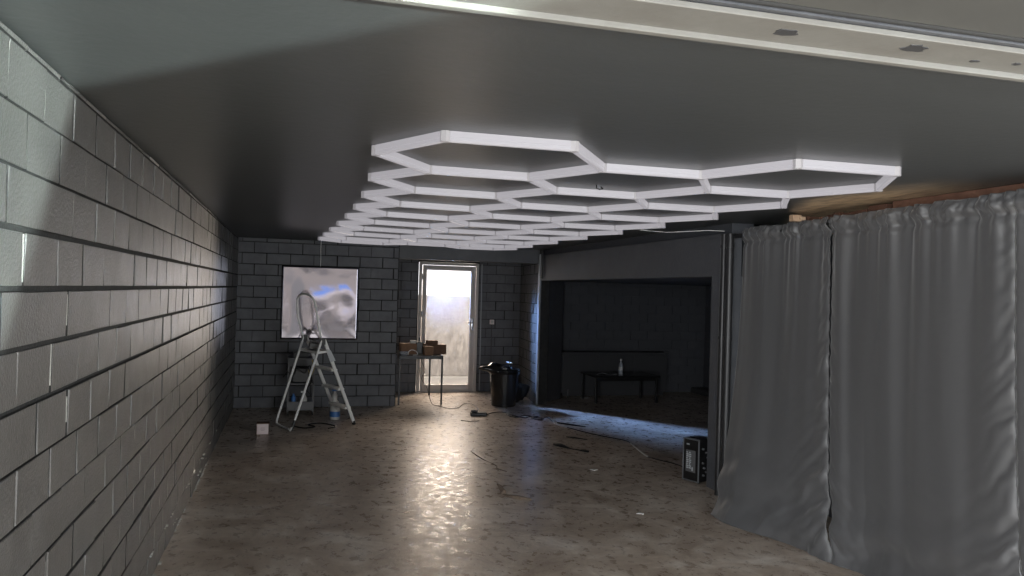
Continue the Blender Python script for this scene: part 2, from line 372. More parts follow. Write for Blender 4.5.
# steel lintel across the garage front with flaking paint and a raised lip
mb = MB(); mb.box((-.79, 1.695, ZC-.016), (6.0, 1.87, ZC), 0, ch=.003)
mb.box((-.79, 1.845, ZC-.031), (6.0, 1.87, ZC-.010), 0, ch=.003)
ob = struct(mb.build('trim_2', M['beam'])); ob['label'] = 'pale steel lintel across the front of the ceiling'
def flake(px, py, s, seed):
    random.seed(seed); pts = []
    for k in range(16):
        a = 2*pi*k/16; r = s*(.6+.5*random.random()); pts.append((px+r*1.5*cos(a), py+r*1.1*sin(a)))
    m = MB(); m.prism(pts, ZC-.0180, ZC-.0155); return m
for k, (x, y, s) in enumerate([(1.215, 1.765, .024), (1.61, 1.755, .028), (1.85, 1.79, .010), (1.98, 1.77, .010)]):
    fm = flake(x, y, s, k).build('paint_flake', M['darkgrey'], ob)
random.seed(5)
# tilt-up garage door leaf, raised flat above the viewer
g = thing('garage_door', 'grey tilt-up garage door leaf raised flat in front of the pale lintel', 'garage door', (2.6, .9, 2.6))
MB().box((-.70, .15, 2.556), (6.0, 1.66, 2.61), 0, ch=.006).build('door_leaf', M['panel'], g)
MB().tube([(-.70, 1.668, 2.560), (6.0, 1.668, 2.560)], .010, 10).build('gap_shade_strip', M['tyre'], g, smooth=True)  # black strip added for the shade line between leaf and lintel
mb = MB(); mb.box((-1.05, 1.72, ZC+.2), (8.2, 1.95, ZC+.7)); mb.box((-1.05, 1.68, ZC+.001), (8.2, 1.72, ZC+.7)); struct(mb.build('wall_front', M['plaster']))
# right side: header over the alcove, pillars, wall behind the curtain
XR = 3.92
mb = MB(); mb.box((XR, 6.56, 2.04), (XR+.18, 12.30, 2.45), 0, ch=.006); mb.box((XR, 6.56, 0), (XR+.30, 6.80, 2.05), 0, ch=.006)
struct(mb.build('wall_right', M['plaster']))
mb = MB(); mb.box((4.45, 1.95, 0), (4.65, 6.56, ZC)); mb.box((3.985, 6.56, 2.42), (4.5, 12.29, ZC)); mb.box((4.10, 12.29, 2.06), (4.6, 14.2, ZC)); mb.box((XR+.30, 6.56, 0), (8.1, 6.78, ZC)); struct(mb.build('wall_behind_curtain', M['alcove']))
mb = MB(); mb.box((XR+.18, 6.8, 2.06), (8.0, 13.9, 2.2)); struct(mb.build('ceiling_alcove', M['alcove']))
mb = MB()
mb.box((4.35, 13.65, 0), (8.0, 13.85, 2.06)); mb.box((7.75, 6.8, 0), (7.95, 13.65, 2.06))
block_face(mb, (4.35, 13.65, 0), (1, 0, 0), (0, -1, 0), 3.4, 2.05, .345, .1655, .1655, .1, dep=.015, gap=.009)
block_face(mb, (7.752, 6.9, 0), (0, 1, 0), (-1, 0, 0), 6.7, 2.05, .345, .1655, .1655, .1, dep=.015, gap=.009)
struct(mb.build('wall_alcove', [M['alcove'], M['alcove'], M['alcove']]))
mb = MB(); mb.prism([(4.10, 12.31), (3.96, 12.31), (4.58, 12.98), (4.58, 13.65), (4.36, 13.65)], 0, 2.06); struct(mb.build('wall_alcove_left', M['plaster']))
# low kerb inside the alcove
mb = MB(); mb.box((7.45, 9.0, 0), (7.75, 13.6, .10), 0, ch=.006); struct(mb.build('trim_3', M['darkgrey']))
# galvanised corner post and dark pipe at alcove's far edge
o = MB().box((3.89, 12.21, 0), (3.925, 12.29, 2.47), 0, ch=.004).build('corner_post', M['galv'], loc=(3.9, 12.25, 0)); tag(o, 'slim galvanised post between the door recess and the dark alcove', 'post')
o = MB().box((3.875, 12.06, 2.07), (3.905, 12.10, 2.52), 0, ch=.004).build('pipe_stub', M['blackmetal'], loc=(3.89, 12.08, 2.07)); tag(o, 'short dark upright rail stub above the alcove end of the header', 'rail')

# outside the back door
mb = MB(); mb.box((-1, 16.6, 0), (8, 16.85, 1.72)); o = struct(mb.build('wall_yard', M['render']))

# ------------------------------------------------------------------ door at the back
dr = struct(thing('door_1', None, None, (2.73, 13.97, 0)))
m = MB(); y0, y1 = 13.915, 13.985
m.box((2.185, y0, 0), (2.235, y1, 2.335), 0, ch=.004); m.box((3.225, y0, 0), (3.275, y1, 2.335), 0, ch=.004); m.box((2.235, y0, 2.285), (3.225, y1, 2.335), 0, ch=.004); m.box((2.235, y0, 0), (3.225, y1, .03), 0, ch=.004)
m.build('door_frame', M['frame'], dr)
m = MB(); y0, y1 = 13.895, 13.965
m.box((2.245, y0, .035), (2.315, y1, 2.28), 0, ch=.006); m.box((3.125, y0, .035), (3.215, y1, 2.28), 0, ch=.006); m.box((2.315, y0, 2.195), (3.125, y1, 2.28), 0, ch=.006); m.box((2.315, y0, .035), (3.125, y1, .135), 0, ch=.006)
lf = m.build('door_leaf', M['frame'], dr)
MB().box((2.31, 13.925, .13), (3.13, 13.931, 2.20)).build('door_pane', M['pane'], dr)
m = MB().box((3.15, 13.885, 1.12), (3.185, 13.897, 1.34), 0, ch=.003); m.tube([(3.168, 13.89, 1.26), (3.168, 13.85, 1.26), (3.15, 13.84, 1.26), (3.06, 13.84, 1.26)], .009)
m.build('door_handle', M['silver'], lf, smooth=True)
for z in (.35, 1.35, 2.02):
    MB().tube([(2.238, 13.885, z), (2.238, 13.885, z+.10)], .011).build('hinge', M['white'], lf, smooth=True)

# thin conduit, switch
o = MB().tube([(3.345, 13.945, .02), (3.335, 13.945, 2.33)], .011).build('conduit_pipe', M['galv'], smooth=True, loc=(3.345, 13.945, 0)); tag(o, 'thin bare metal conduit running up the wall right of the glass door', 'pipe')
s = thing('light_switch', 'small pale square light switch on dark block wall right of the door', 'switch', (3.55, 13.955, 1.28))
MB().box((3.51, 13.935, 1.235), (3.59, 13.965, 1.32), 0, ch=.004).build('switch_plate', M['woodlt'] if False else M['pink'], s)
MB().box((3.525, 13.929, 1.25), (3.575, 13.937, 1.305), 0, ch=.003).build('rocker', M['white'], s)
o = MB().tube([(3.55, 13.95, .02), (3.55, 13.95, 1.23)], .008).build('switch_conduit', M['darkgrey'], smooth=True, loc=(3.55, 13.95, 0)); tag(o, 'thin dark conduit running down from the pale switch', 'pipe')

# ------------------------------------------------------------------ hexagon lights
Q = [[-0.0246, -0.0571], [-0.0058, 0.013], [0.0133, -0.2147], [-0.0008, 0.196], [-0.1413, -0.3147], [-0.0177, -0.0154], [0.0723, 0.1394], [0.0176, 0.0131], [-0.0176, -0.0679]]
def hexpos(u, v):
    x = 1.0171+.61*u+.3558*v/7-.1851*(v/7)**2; y = 4.0+.61*v
    b_ = v/7; a = u/2; F = [1, a, b_, a*b_, b_*b_, a*a, b_**3, a*b_*b_, a*a*b_]
    y2 = y+sum(F[i]*Q[i][1] for i in range(9)); y2 = y2 if y2 < 11.3 else 11.3+(y2-11.3)*.60
    return Vector((x+sum(F[i]*Q[i][0] for i in range(9)), y2, 0))
S3 = sqrt(3); nodesH = {}; edges = {}
for c in range(3):
    for k in range(8 if c == 1 else 9):
        cx, cy = 1.5*c, S3*k+(S3/2 if c == 1 else 0)
        ring = []
        for dx, dy in [(-1, 0), (-.5, -S3/2), (.5, -S3/2), (1, 0), (.5, S3/2), (-.5, S3/2)]:
            key = (round((cx+dx)*2), round((cy+dy)/(S3/2))); nodesH[key] = (cx+dx, cy+dy); ring.append(key)
        for i in range(6): edges[tuple(sorted((ring[i], ring[(i+1) % 6])))] = 1
hx = thing('hexagon_light_grid', 'honeycomb of white light tubes fixed under the black ceiling', 'light fixture', (1.9, 4, ZC))
def tube_mesh(a, b_):
    d = (b_-a); L_ = d.length; d.normalize(); n = Vector((-d.y, d.x, 0)); a2 = a+d*.020; b2 = b_-d*.020
    prof = [(-.017, 0), (-.017, -.026), (-.0155, -.027), (-.0155, -.029), (-.017, -.030), (-.017, -.041), (-.012, -.0475), (.012, -.0475), (.017, -.041), (.017, -.030), (.0155, -.029), (.0155, -.027), (.017, -.026), (.017, 0)]
    vs = [p+n*x+Vector((0, 0, ZC-.001+z)) for p in (a2, b2) for x, z in prof]; k = len(prof)
    fs = [(i, (i+1) % k, k+(i+1) % k, k+i) for i in range(k)]+[tuple(range(k))[::-1], tuple(range(k, 2*k))]
    return MB().add(vs, fs)
for (k1, k2) in sorted(edges):
    a, b_ = hexpos(*nodesH[k1]), hexpos(*nodesH[k2])
    tube_mesh(a, b_).build('light_tube', M['lens'], hx)
random.seed(9)
for k in sorted(nodesH):
    p = hexpos(*nodesH[k]); a0 = random.choice([0, pi/6])
    m = MB().prism([(p.x+.0245*cos(pi/6+i*pi/3), p.y+.0245*sin(pi/6+i*pi/3)) for i in range(6)], ZC-.0495, ZC-.001)
    m.build('corner_connector', M['cap'], hx)
random.seed(5)
# hanging wire of the fixture to the mirror sheet and the loose wire to the curtain pole
p = hexpos(-1, S3*8)
o = MB().tube([(.405, 12.25, ZC), (.402, 12.25, 2.40), (.407, 12.252, 2.26), (.405, 12.252, 2.15)], .004, 6).build('hanging_wire', M['alu'], smooth=True, loc=(.405, 12.25, 2.15)); tag(o, 'thin pale wire hanging from the ceiling to the top of the mirror sheet', 'wire')
p = hexpos(4, S3*3.0)
o = MB().tube([p+Vector((.02, 0, ZC-.03)), (3.25, 7.0, 2.475), (3.45, 6.85, 2.452), (3.62, 6.7, 2.46), (3.75, 6.6, 2.468), (3.87, 6.50, 2.46)], .0028, 6).build('loose_wire', M['alu'], smooth=True, loc=tuple(p+Vector((0, 0, 2.45)))); tag(o, 'thin wire strung from the honeycomb lights to the top of the two black pipes', 'wire')
o = MB().tube([(1.88, 4.74, ZC), (1.88, 4.74, ZC-.02), (1.90, 4.73, ZC-.03), (1.925, 4.74, ZC-.022), (1.92, 4.76, ZC-.008)], .004, 6).build('ceiling_hook', M['black'], smooth=True, loc=(1.88, 4.74, ZC)); tag(o, 'small dark hook in the ceiling inside a near middle hexagon', 'hook')

# ------------------------------------------------------------------ mirror sheet on the back wall
def mirror():
    m = MB(); x0, x1, z0, z1 = -.155, .985, 1.035, 2.145; n = 40; yy = 12.262
    def off(i, j):
        u, v = i/n, j/n; w = noise.noise(Vector((u*2.6, v*2.2, 1.3)))*.007+noise.noise(Vector((u*6, v*5, 7.3)))*.0008
        return w*min(1, 6*min(u, 1-u, v, 1-v)+.25)
    vs = []; fs = []
    for s_, base in ((0, yy), (1, yy+.006)):
        for j in range(n+1):
            for i in range(n+1):
                vs.append((x0+(x1-x0)*i/n, base-off(i, j)-.004, z0+(z1-z0)*j/n))
    K = (n+1)*(n+1)
    for j in range(n):
        for i in range(n):
            a = j*(n+1)+i; fs.append((a, a+1, a+n+2, a+n+1)); fs.append((K+a, K+a+n+1, K+a+n+2, K+a+1))
    for i in range(n):
        fs.append((i, K+i, K+i+1, i+1)); a = n*(n+1)+i; fs.append((a, a+1, K+a+1, K+a))
        a = i*(n+1); fs.append((a, a+n+1, K+a+n+1, K+a)); a = i*(n+1)+n; fs.append((a, K+a, K+a+n+1, a+n+1))
    m.add(vs, fs); o = m.build('mirror_sheet', M['mirror'], smooth='all', loc=(.41, 12.262, 1.035)); tag(o, 'square wavy mirror film sheet hung on the dark block wall behind the ladder', 'mirror')
mirror()

# ------------------------------------------------------------------ step ladder
def ladder():
    g = thing('step_ladder', 'aluminium step ladder with hoop handrail in front of the mirror sheet', 'ladder', (.35, 10.6, 0))
    Tn, Tf = Vector((.385, 10.40, 1.14)), Vector((.165, 10.86, 1.15))
    P2, P1 = Vector((.04, 10.23, .02)), Vector((-.16, 10.77, .02))
    N, F = Vector((.85, 10.70, .02)), Vector((.66, 11.22, .02))
    # rear frame: one bent U tube
    lower1 = P1+(Tf-P1)*.05; lower2 = P2+(Tn-P2)*.05
    pts = [Tf, Tf.lerp(P1, .5), P1.lerp(Tf, .06), P1.lerp(Tf, .02)+(P2-P1)*.02, P1.lerp(P2, .08)+Vector((0, 0, .0)), P1.lerp(P2, .5), P2.lerp(P1, .12)]
    MB().tube(pts, .0155).build('rear_frame', M['alu'], g, smooth=True)
    MB().tube([Tn, P2.lerp(Tn, .10)], .0155).build('rear_leg', M['alu'], g, smooth=True)
    MB().tube([P2.lerp(Tn, .11), P2], [.016, .018]).build('foot_cap', M['black'], g, smooth=True)
    MB().tube([P2.lerp(Tn, .035)+Vector((-.012, -.012, 0)), P2+Vector((-.02, -.02, -.005))], .012).build('foot_tip', M['white'], g, smooth=True)
    def rail(a, b_, nm):
        d = (b_-a).normalized(); w = Vector((.8, .5, 0)).normalized(); n = Vector((-.35, .94, 0)).normalized(); m = MB(); P = []
        for p in (a, b_):
            for s1, s2 in ((-1, -1), (1, -1), (1, 1), (-1, 1)): P.append(p+w*.024*s1+n*.013*s2)
        m.add(P, [(0, 1, 5, 4), (1, 2, 6, 5), (2, 3, 7, 6), (3, 0, 4, 7), (3, 2, 1, 0), (4, 5, 6, 7)]); return m.build(nm, M['alu'], g)
    tn = Tn+Vector((.03, .02, .02)); tf = Tf+Vector((.03, .02, .02))
    rn = rail(tn, N, 'step_rail'); rf = rail(tf, F, 'step_rail')
    for p, q, rl in ((N, tn, rn), (F, tf, rf)):
        m = MB(); a = p.lerp(q, .025); m.tube([a, p-Vector((0, 0, .018))], .024, 8); m.build('foot_cap', M['black'], rl, smooth=True)
    for z in (.215, .47, .73):
        t = (z-.02)/(tn.z-.02); a, b_ = N.lerp(tn, t), F.lerp(tf, t); d = (b_-a).normalized(); n = Vector((d.y, -d.x, 0)); m = MB(); P = []
        for p in (a+d*.01, b_-d*.01):
            for s1, zz in ((-.055, 0), (.03, 0), (.03, .03), (-.055, .03)): P.append(p+n*s1+Vector((0, 0, zz)))
        m.add(P, [(0, 1, 5, 4), (1, 2, 6, 5), (2, 3, 7, 6), (3, 0, 4, 7), (3, 2, 1, 0), (4, 5, 6, 7)]); m.build('step', M['alu'], g)
    # top platform
    z = .985; t = (z-.02)/(tn.z-.02); a, b_ = N.lerp(tn, t), F.lerp(tf, t); c, d_ = P2.lerp(Tn, t), P1.lerp(Tf, t); m = MB()
    m.add([a, b_, d_, c]+[p+Vector((0, 0, .03)) for p in (a, b_, d_, c)], [(3, 2, 1, 0), (4, 5, 6, 7), (0, 1, 5, 4), (1, 2, 6, 5), (2, 3, 7, 6), (3, 0, 4, 7)]); m.build('platform', M['alu'], g)
    # hinge brackets and hoop
    for p in (Tn, Tf): MB().box((p.x-.03, p.y-.014, p.z-.05), (p.x+.05, p.y+.018, p.z+.035), 0, ch=.005).build('hinge_bracket', M['darkgrey'], g)
    hp = smooth_path([Tf, (.09, 10.86, 1.42), (.07, 10.84, 1.62), (.085, 10.80, 1.70), (.13, 10.70, 1.735), (.20, 10.58, 1.73), (.255, 10.48, 1.69), (.295, 10.44, 1.60), (.34, 10.42, 1.36), Tn], 4)
    MB().tube(hp, .0155).build('handrail', M['alu'], g, smooth=True)
    # folding stays
    for s_, (r0, q0) in enumerate(((P2.lerp(Tn, .52), N.lerp(tn, .52)), (P1.lerp(Tf, .52), F.lerp(tf, .52)))):
        pass
    # things standing on the platform
    p = MB().box((-.07, -.09, 0), (.07, .07, .085), 0, ch=.008).box((-.03, -.05, .085), (.02, .0, .12), 0, ch=.006)
    o = p.build('tool_box', M['black']); o.location = (.30, 10.62, 1.018); tag(o, 'small black tool case lying on the ladder platform', 'tool case')
    m = MB().add([(0, 0, 0), (.05, -.01, -.02), (.12, -.01, -.15), (.06, 0, -.17), (.02, .004, 0), (.06, -.006, -.016), (.125, -.006, -.148), (.065, .004, -.168)], [(0, 1, 2, 3), (7, 6, 5, 4), (0, 4, 5, 1), (1, 5, 6, 2), (2, 6, 7, 3), (3, 7, 4, 0)])
    o = m.build('paper_sheet', M['paper']); o.location = (.445, 10.42, 1.03); tag(o, 'crumpled pale paper hanging from the ladder platform', 'paper')
ladder()

# ------------------------------------------------------------------ cart behind the ladder and its load
def cart():
    g = thing('utility_cart', 'dark metal utility cart standing against the block wall behind the ladder', 'cart', (.17, 11.7, 0))
    x0, x1, y0, y1 = -.03, .345, 11.5, 11.95
    m = MB()
    for x in (x0, x1-.025):
        for y in (y0, y1-.025): MB().box((x, y, .05), (x+.025, y+.025, .82), 0, ch=.003).build('upright', M['grey'], g)
    MB().box((x0, y0, .10), (x1, y1, .125), 0, ch=.003).build('shelf', M['grey'], g)
    MB().box((x0, y0-.006, .075), (x1, y0+.012, .20), 0, ch=.003).build('shelf_lip', M['grey'], g)
    MB().box((x0, y0, .44), (x1, y1, .46), 0, ch=.003).build('shelf', M['grey'], g)
    MB().box((x0, y0, .79), (x1, y1, .815), 0, ch=.003).build('shelf', M['grey'], g)
    MB().box((x0+.03, y1-.01, .46), (x1-.03, y1, .79), 0).build('back_panel', M['grey'], g)
    for x in (x0+.02, x1-.02):
        for y in (y0+.03, y1-.03): MB().tube([(x-.01, y, .027), (x+.012, y, .027)], .026, 14).build('caster', M['black'], g, smooth=True)
    def put(mb, name, mt, loc, label, cat): o = mb.build(name, mt); o.location = loc; return tag(o, label, cat)
    put(MB().box((-.12, -.16, 0), (.12, .16, .21), 0, ch=.015), 'tool_case', M['black'], (.15, 11.72, .46), 'black tool case on the middle shelf of the cart', 'tool case')
    put(MB().box((-.11, -.13, 0), (.10, .13, .07), 0, ch=.01), 'cable_box', M['darkgrey'], (.15, 11.72, .815), 'flat dark case on top shelf of the cart', 'case')
    put(MB().lathe([(.028, 0), (.032, .005), (.032, .13), (.02, .15), (.014, .16), (.014, .18)], 20), 'spray_can', M['blue'], (.06, 11.58, .125), 'blue spray can on the bottom shelf of the cart', 'spray can')
    o = put(MB().lathe([(.035, 0), (.04, .006), (.04, .11), (.016, .16), (.015, .19)], 20), 'spray_bottle', M['white'], (.21, 11.58, .125), 'white trigger spray bottle on the bottom shelf of the cart', 'bottle')
    MB().box((-.05, -.012, .19), (.02, .012, .215), 0, ch=.004).build('trigger_head', M['alu'], None).parent = o
    # cables draped over the cart
    pts = [(-.09, 11.47, .55), (-.03, 11.46, .62), (.05, 11.46, .58), (.1, 11.45, .68), (.2, 11.45, .61), (.27, 11.44, .72), (.30, 11.46, .50), (.24, 11.45, .38), (.30, 11.46, .30)]
    o = MB().tube(smooth_path(pts), .008, 7).build('draped_cable', M['black'], smooth=True, loc=(.1, 11.46, .3)); tag(o, 'black cable draped in loops over the front of the cart', 'cable')
    o = MB().tube(smooth_path([(.30, 11.45, .80), (.33, 11.44, .68), (.29, 11.43, .58), (.25, 11.44, .66)]), .006, 7).build('yellow_cable', mat('yellow_cable', (.35, .26, .06), .6), smooth=True, loc=(.3, 11.44, .6)); tag(o, 'short yellow-brown cable hanging at the right edge of the cart', 'cable')
    m = MB().lathe([(.060, 0), (.068, .008), (.072, .035), (.072, .04)], 24, mi=0); m.lathe([(.0725, .04), (.0725, .115)], 24, mi=1); m.lathe([(.0715, .115), (.070, .20), (.045, .25), (.028, .27), (.028, .30)], 24, mi=0)
    o = put(m, 'jug', [M['white'], M['blue']], (.62, 11.15, 0), 'blue and white plastic jug on the floor beneath the ladder steps', 'jug')
    m = MB().lathe([(.032, 0), (.036, .006), (.036, .09), (.018, .13), (.016, .15)], 18, mi=0); m.lathe([(.037, .15), (.037, .19)], 18, mi=1)
    o = put(m, 'blue_topped_bottle', [M['white'], M['blue']], (.60, 10.93, .243+.03), 'white bottle with a blue cap resting on a lower ladder step', 'bottle')
cart()
o = MB().tube(smooth_path([(.08, 10.6, .008), (.2, 10.45, .008), (.34, 10.55, .008), (.25, 10.7, .008), (.42, 10.8, .008), (.6, 10.55, .008), (.5, 10.4, .008)]), .008, 7).build('floor_cable', M['black'], smooth=True, loc=(.3, 10.6, 0)); tag(o, 'black cable lying in curls on the floor under the ladder', 'cable')

g = thing('wooden_box', 'small cube box with a white front on the floor left of the ladder', 'box', (-.30, 10.13, 0))
MB().box((-.375, 10.065, 0), (-.225, 10.21, .142), 0, ch=.003).build('case', M['card2'], g)
MB().box((-.368, 10.058, .008), (-.232, 10.068, .134), 0, ch=.002).build('front_label', M['pink'], g)
m = MB()
for k, (w, z) in enumerate([(.05, .085), (.06, .07), (.04, .055)]): m.box((-.30-w/2, 10.0565, z), (-.30+w/2, 10.0585, z+.005))
m.build('label_print', mat('faint_print', (.45, .34, .36), .7), g)

# ------------------------------------------------------------------ table in the recess with cartons
def table():
    x0, x1, y0, y1 = 1.655, 2.365, 12.38, 13.56
    g = thing('work_table', 'narrow black metal table with thin legs in front of the glass door', 'table', ((x0+x1)/2, (y0+y1)/2, 0))
    MB().box((x0, y0, .755), (x1, y1, .785), 0, ch=.003).build('tabletop', M['blackmetal'], g)
    m = MB()
    for a, b_ in (((x0, y0, .73), (x1, y0+.02, .755)), ((x0, y1-.02, .73), (x1, y1, .755)), ((x0, y0, .73), (x0+.02, y1, .755)), ((x1-.02, y0, .73), (x1, y1, .755))): m.box(a, b_)
    m.build('apron', M['blackmetal'], g)
    for x in (x0, x1-.028):
        for y in (y0, y1-.028): MB().box((x, y, 0), (x+.028, y+.028, .755), 0, ch=.003).build('leg', M['blackmetal'], g)
    def carton(name, a, b_, mt, label, mt2=None, rot=0):
        cx, cy = (a[0]+b_[0])/2, (a[1]+b_[1])/2
        o = MB().box((a[0]-cx, a[1]-cy, 0), (b_[0]-cx, b_[1]-cy, b_[2]-a[2]), 0, ch=.003).build(name, mt); o.location = (cx, cy, a[2]); o.rotation_euler.z = rot; tag(o, label, 'box')
        w = b_[0]-a[0]
        MB().box((-w/2+.004, -.022, b_[2]-a[2]), (w/2-.004, .022, b_[2]-a[2]+.0015)).build('packing_tape', mt2 or M['card'], None).parent = o
        return o
    carton('carton', (1.715, 12.60, .785), (1.965, 12.84, .955), M['card'], 'brown carton on the left end of the table by the door')
    carton('carton', (2.07, 12.46, .785), (2.215, 12.60, .925), M['card'], 'small light brown carton at the front middle of the table', rot=.05)
    carton('carton', (2.12, 12.64, .785), (2.46, 12.92, .945), M['card2'], 'long dark brown carton on the right end of the table', M['card2'])
    carton('carton', (2.15, 12.70, .9468), (2.33, 12.86, 1.005), M['card2'], 'flat small carton lying on top of the long dark carton', M['card2'])
    o = MB().box((-.055, -.06, 0), (.055, .06, .20), 0, ch=.01).box((-.012, -.03, .20), (.012, .0, .27), 0, ch=.003).build('drill_case', M['black']); o.location = (2.02, 12.70, .785); tag(o, 'black tool standing between the cartons on the table', 'tool')
    o = MB().box((-.05, -.04, 0), (.05, .04, .05), 0, ch=.006).build('white_pack', M['white']); o.location = (1.925, 12.72, .9572); tag(o, 'small white pack on top of the left carton', 'pack')
    o = MB().lathe([(.028, 0), (.03, .004), (.03, .06), (.026, .062), (.02, .10), (.012, .11)], 18).build('glue_bottle', M['white'], smooth=True); o.location = (2.09, 12.86, .785); tag(o, 'small white bottle behind the cartons on the table', 'bottle')
    pr = [(.05, 0), (.055, .003), (.085, .05), (.088, .055), (.083, .055), (.052, .008)]
    o = MB().lathe(pr, 24).build('glass_bowl', M['glassclear'], smooth=True); o.location = (1.745, 12.478, .785); tag(o, 'clear bowl at the left corner of the table', 'bowl')
    o = MB().tube(smooth_path([(1.80, 12.392, .80), (1.81, 12.392, .85), (1.86, 12.40, .875), (1.93, 12.405, .85), (1.95, 12.41, .80), (1.88, 12.42, .792)]), .006, 7).build('coiled_cable', M['alu'], smooth=True, loc=(1.85, 12.41, .785)); tag(o, 'grey looped cable standing in front of the left carton', 'cable')
    o = MB().tube(smooth_path([(2.0, 12.37, .79), (2.01, 12.36, .70), (2.07, 12.36, .55), (2.02, 12.36, .42), (2.10, 12.37, .30), (2.15, 12.38, .15), (2.2, 12.36, .02), (2.28, 12.2, .006), (2.4, 11.95, .006), (2.55, 12.0, .006), (2.72, 12.4, .006), (2.85, 12.4, .006), (2.86, 12.1, .006), (2.80, 11.6, .006), (2.74, 11.38, .035)]), .0045, 6).build('trailing_wire', M['black'], smooth=True, loc=(2.3, 12.2, 0)); tag(o, 'thin black wire trailing from the table to the black adapter on the floor', 'wire')
table()

# ------------------------------------------------------------------ waste bin and bags
g = thing('waste_bin', 'black round plastic waste bin right of the glass door', 'bin', (3.335, 12.2, 0))
MB().lathe([(.185, 0), (.195, .01), (.232, .50), (.235, .53), (.245, .535), (.25, .545), (.245, .56), (.233, .562), (.225, .55), (.185, .03)], 36, at=(3.335, 12.2, 0)).build('bin_body', M['blackgloss'], g, smooth=True)
MB().tube([(3.335+.243*cos(a*2*pi/36), 12.2+.243*sin(a*2*pi/36), .53) for a in range(36)], .010, 8, closed=True).build('rim', M['blackgloss'], g, smooth=True)
def blob(name, loc, r, sc, mt, label, cat, seed, parent=None, amp=.28, spikes=None):
    bm = bmesh.new(); bmesh.ops.create_icosphere(bm, subdivisions=4, radius=1)
    for v in bm.verts:
        n = v.co.normalized(); w = 1+amp*noise.noise(n*1.8+Vector((seed, 0, 0)))+amp*.6*abs(noise.noise(n*5+Vector((0, seed, 0))))-amp*.3*abs(noise.noise(n*11+Vector((0, 0, seed))))
        if spikes:
            for sd, h in spikes:
                k = max(0, n.dot(Vector(sd).normalized())); w += h*k**18
        v.co = Vector((n.x*sc[0], n.y*sc[1], n.z*sc[2]))*w*r
    zmin = min(v.co.z for v in bm.verts)
    for v in bm.verts: v.co.z = max(v.co.z, zmin*.72)
    me = bpy.data.meshes.new(name); bm.to_mesh(me); bm.free(); me.materials.append(mt); me.polygons.foreach_set('use_smooth', [True]*len(me.polygons))
    o = bpy.data.objects.new(name, me); COL.objects.link(o); o.location = loc
    if label: tag(o, label, cat)
    return o
blob('rubbish_bag', (3.30, 12.2, .575), .2, (1.05, 1.0, .42), M['blackgloss'], 'crumpled black rubbish bag heaped in the top of the waste bin', 'bag', 2.2, spikes=[((-1, -.1, .3), 1.1), ((.9, -.3, .15), .35), ((-.5,0,1),.6)])
blob('black_sack', (3.62, 12.62, .16), .17, (1.0, .8, 1.25), M['black'], 'small black sack on the floor behind and right of the bin', 'bag', 8.4, spikes=[((1, -.1, .25), .5), ((-.2, 0, 1), .4)], amp=.4)
o = MB().box((-.05, -.03, 0), (.05, .03, .012), 0, ch=.003).build('scrap_card', M['alu']); o.location = (3.38, 12.08, .70); o.rotation_euler = (.3, .1, .3)
o.parent = None; tag(o, 'pale scrap lying on the bag in the waste bin', 'scrap')

# ------------------------------------------------------------------ adapter and floor leads
g = thing('power_adapter', 'black power adapter block on the floor in front of the glass door', 'adapter', (2.70, 11.28, 0))
MB().box((-.12, -.065, 0), (.12, .065, .05), 0, ch=.012, rot=-.12, at=(2.70, 11.26, 0)).build('housing', M['black'], g)
MB().box((-.07, -.035, 0), (.03, .035, .03), 0, ch=.008, rot=-.3, at=(2.66, 11.27, .05)).build('plug', M['black'], g)
z = .006
path = [(2.80, 11.24), (2.95, 11.45), (3.11, 11.52), (3.18, 11.42), (3.14, 11.12), (3.24, 11.02), (3.36, 11.16), (3.46, 11.10), (3.42, 10.86), (3.52, 10.80), (3.68, 10.98), (3.62, 10.42), (3.73, 9.93), (3.86, 9.47), (3.87, 9.1), (3.84, 8.85), (3.86, 8.44), (3.78, 8.11), (3.80, 7.68), (3.83, 7.2)]
path = [(2.80, 11.24), (2.95, 11.45), (3.11, 11.52), (3.18, 11.42), (3.14, 11.12), (3.24, 11.02), (3.36, 11.16), (3.46, 11.10), (3.42, 10.86), (3.52, 10.80), (3.68, 10.98), (3.62, 10.42), (3.73, 9.93), (3.90, 9.47), (4.09, 9.11), (4.07, 8.85), (3.99, 8.44), (3.96, 8.11), (4.10, 7.68), (4.02, 7.25)]
sp = smooth_path([(x, y, z) for x, y in path], 8)
o = MB().tube(sp, .0065, 7).build('extension_lead', M['black'], smooth=True, loc=(2.8, 11.24, 0)); tag(o, 'long black lead running over the floor from the adapter to the speaker by the pillar', 'lead')
for a, b_ in ((24, 30), (86, 94), (118, 136)):
    MB().tube([p+Vector((0, 0, .002)) for p in sp[a:b_]], .0085, 7).build('white_tape', M['white'], o, smooth=True)['label'] = 'white stretch of the lead'
o = MB().tube(smooth_path([(3.2, 11.2, .006), (3.32, 10.95, .006), (3.42, 11.05, .006), (3.5, 10.95, .006), (3.58, 10.86, .006), (3.5, 10.75, .006), (3.4, 10.9, .012), (3.55, 11.02, .012)]), .007, 7).build('tangled_cable', M['black'], smooth=True, loc=(3.4, 11, 0)); tag(o, 'tangle of black cable on the floor in front of the corner post', 'cable')
o = MB().tube(smooth_path([(2.35, 10.85, .004), (2.45, 10.75, .004), (2.6, 10.78, .004)]), .004, 6).build('wire_offcut', M['black'], smooth=True, loc=(2.4, 10.8, 0)); tag(o, 'short dark wire offcut on the floor in front of the adapter', 'wire')
o = MB().tube(smooth_path([(2.02, 8.75, .004), (2.05, 8.35, .004), (2.12, 8.0, .004), (2.10, 7.85, .006), (2.16, 7.7, .004)]), [.0012+.0035*abs(sin(i*.35)) for i in range(25)], 6).build('dark_twig', M['woodleaf'], smooth=True, loc=(2.05, 8.3, 0)); tag(o, 'thin dark twig lying along the middle of the floor', 'twig')
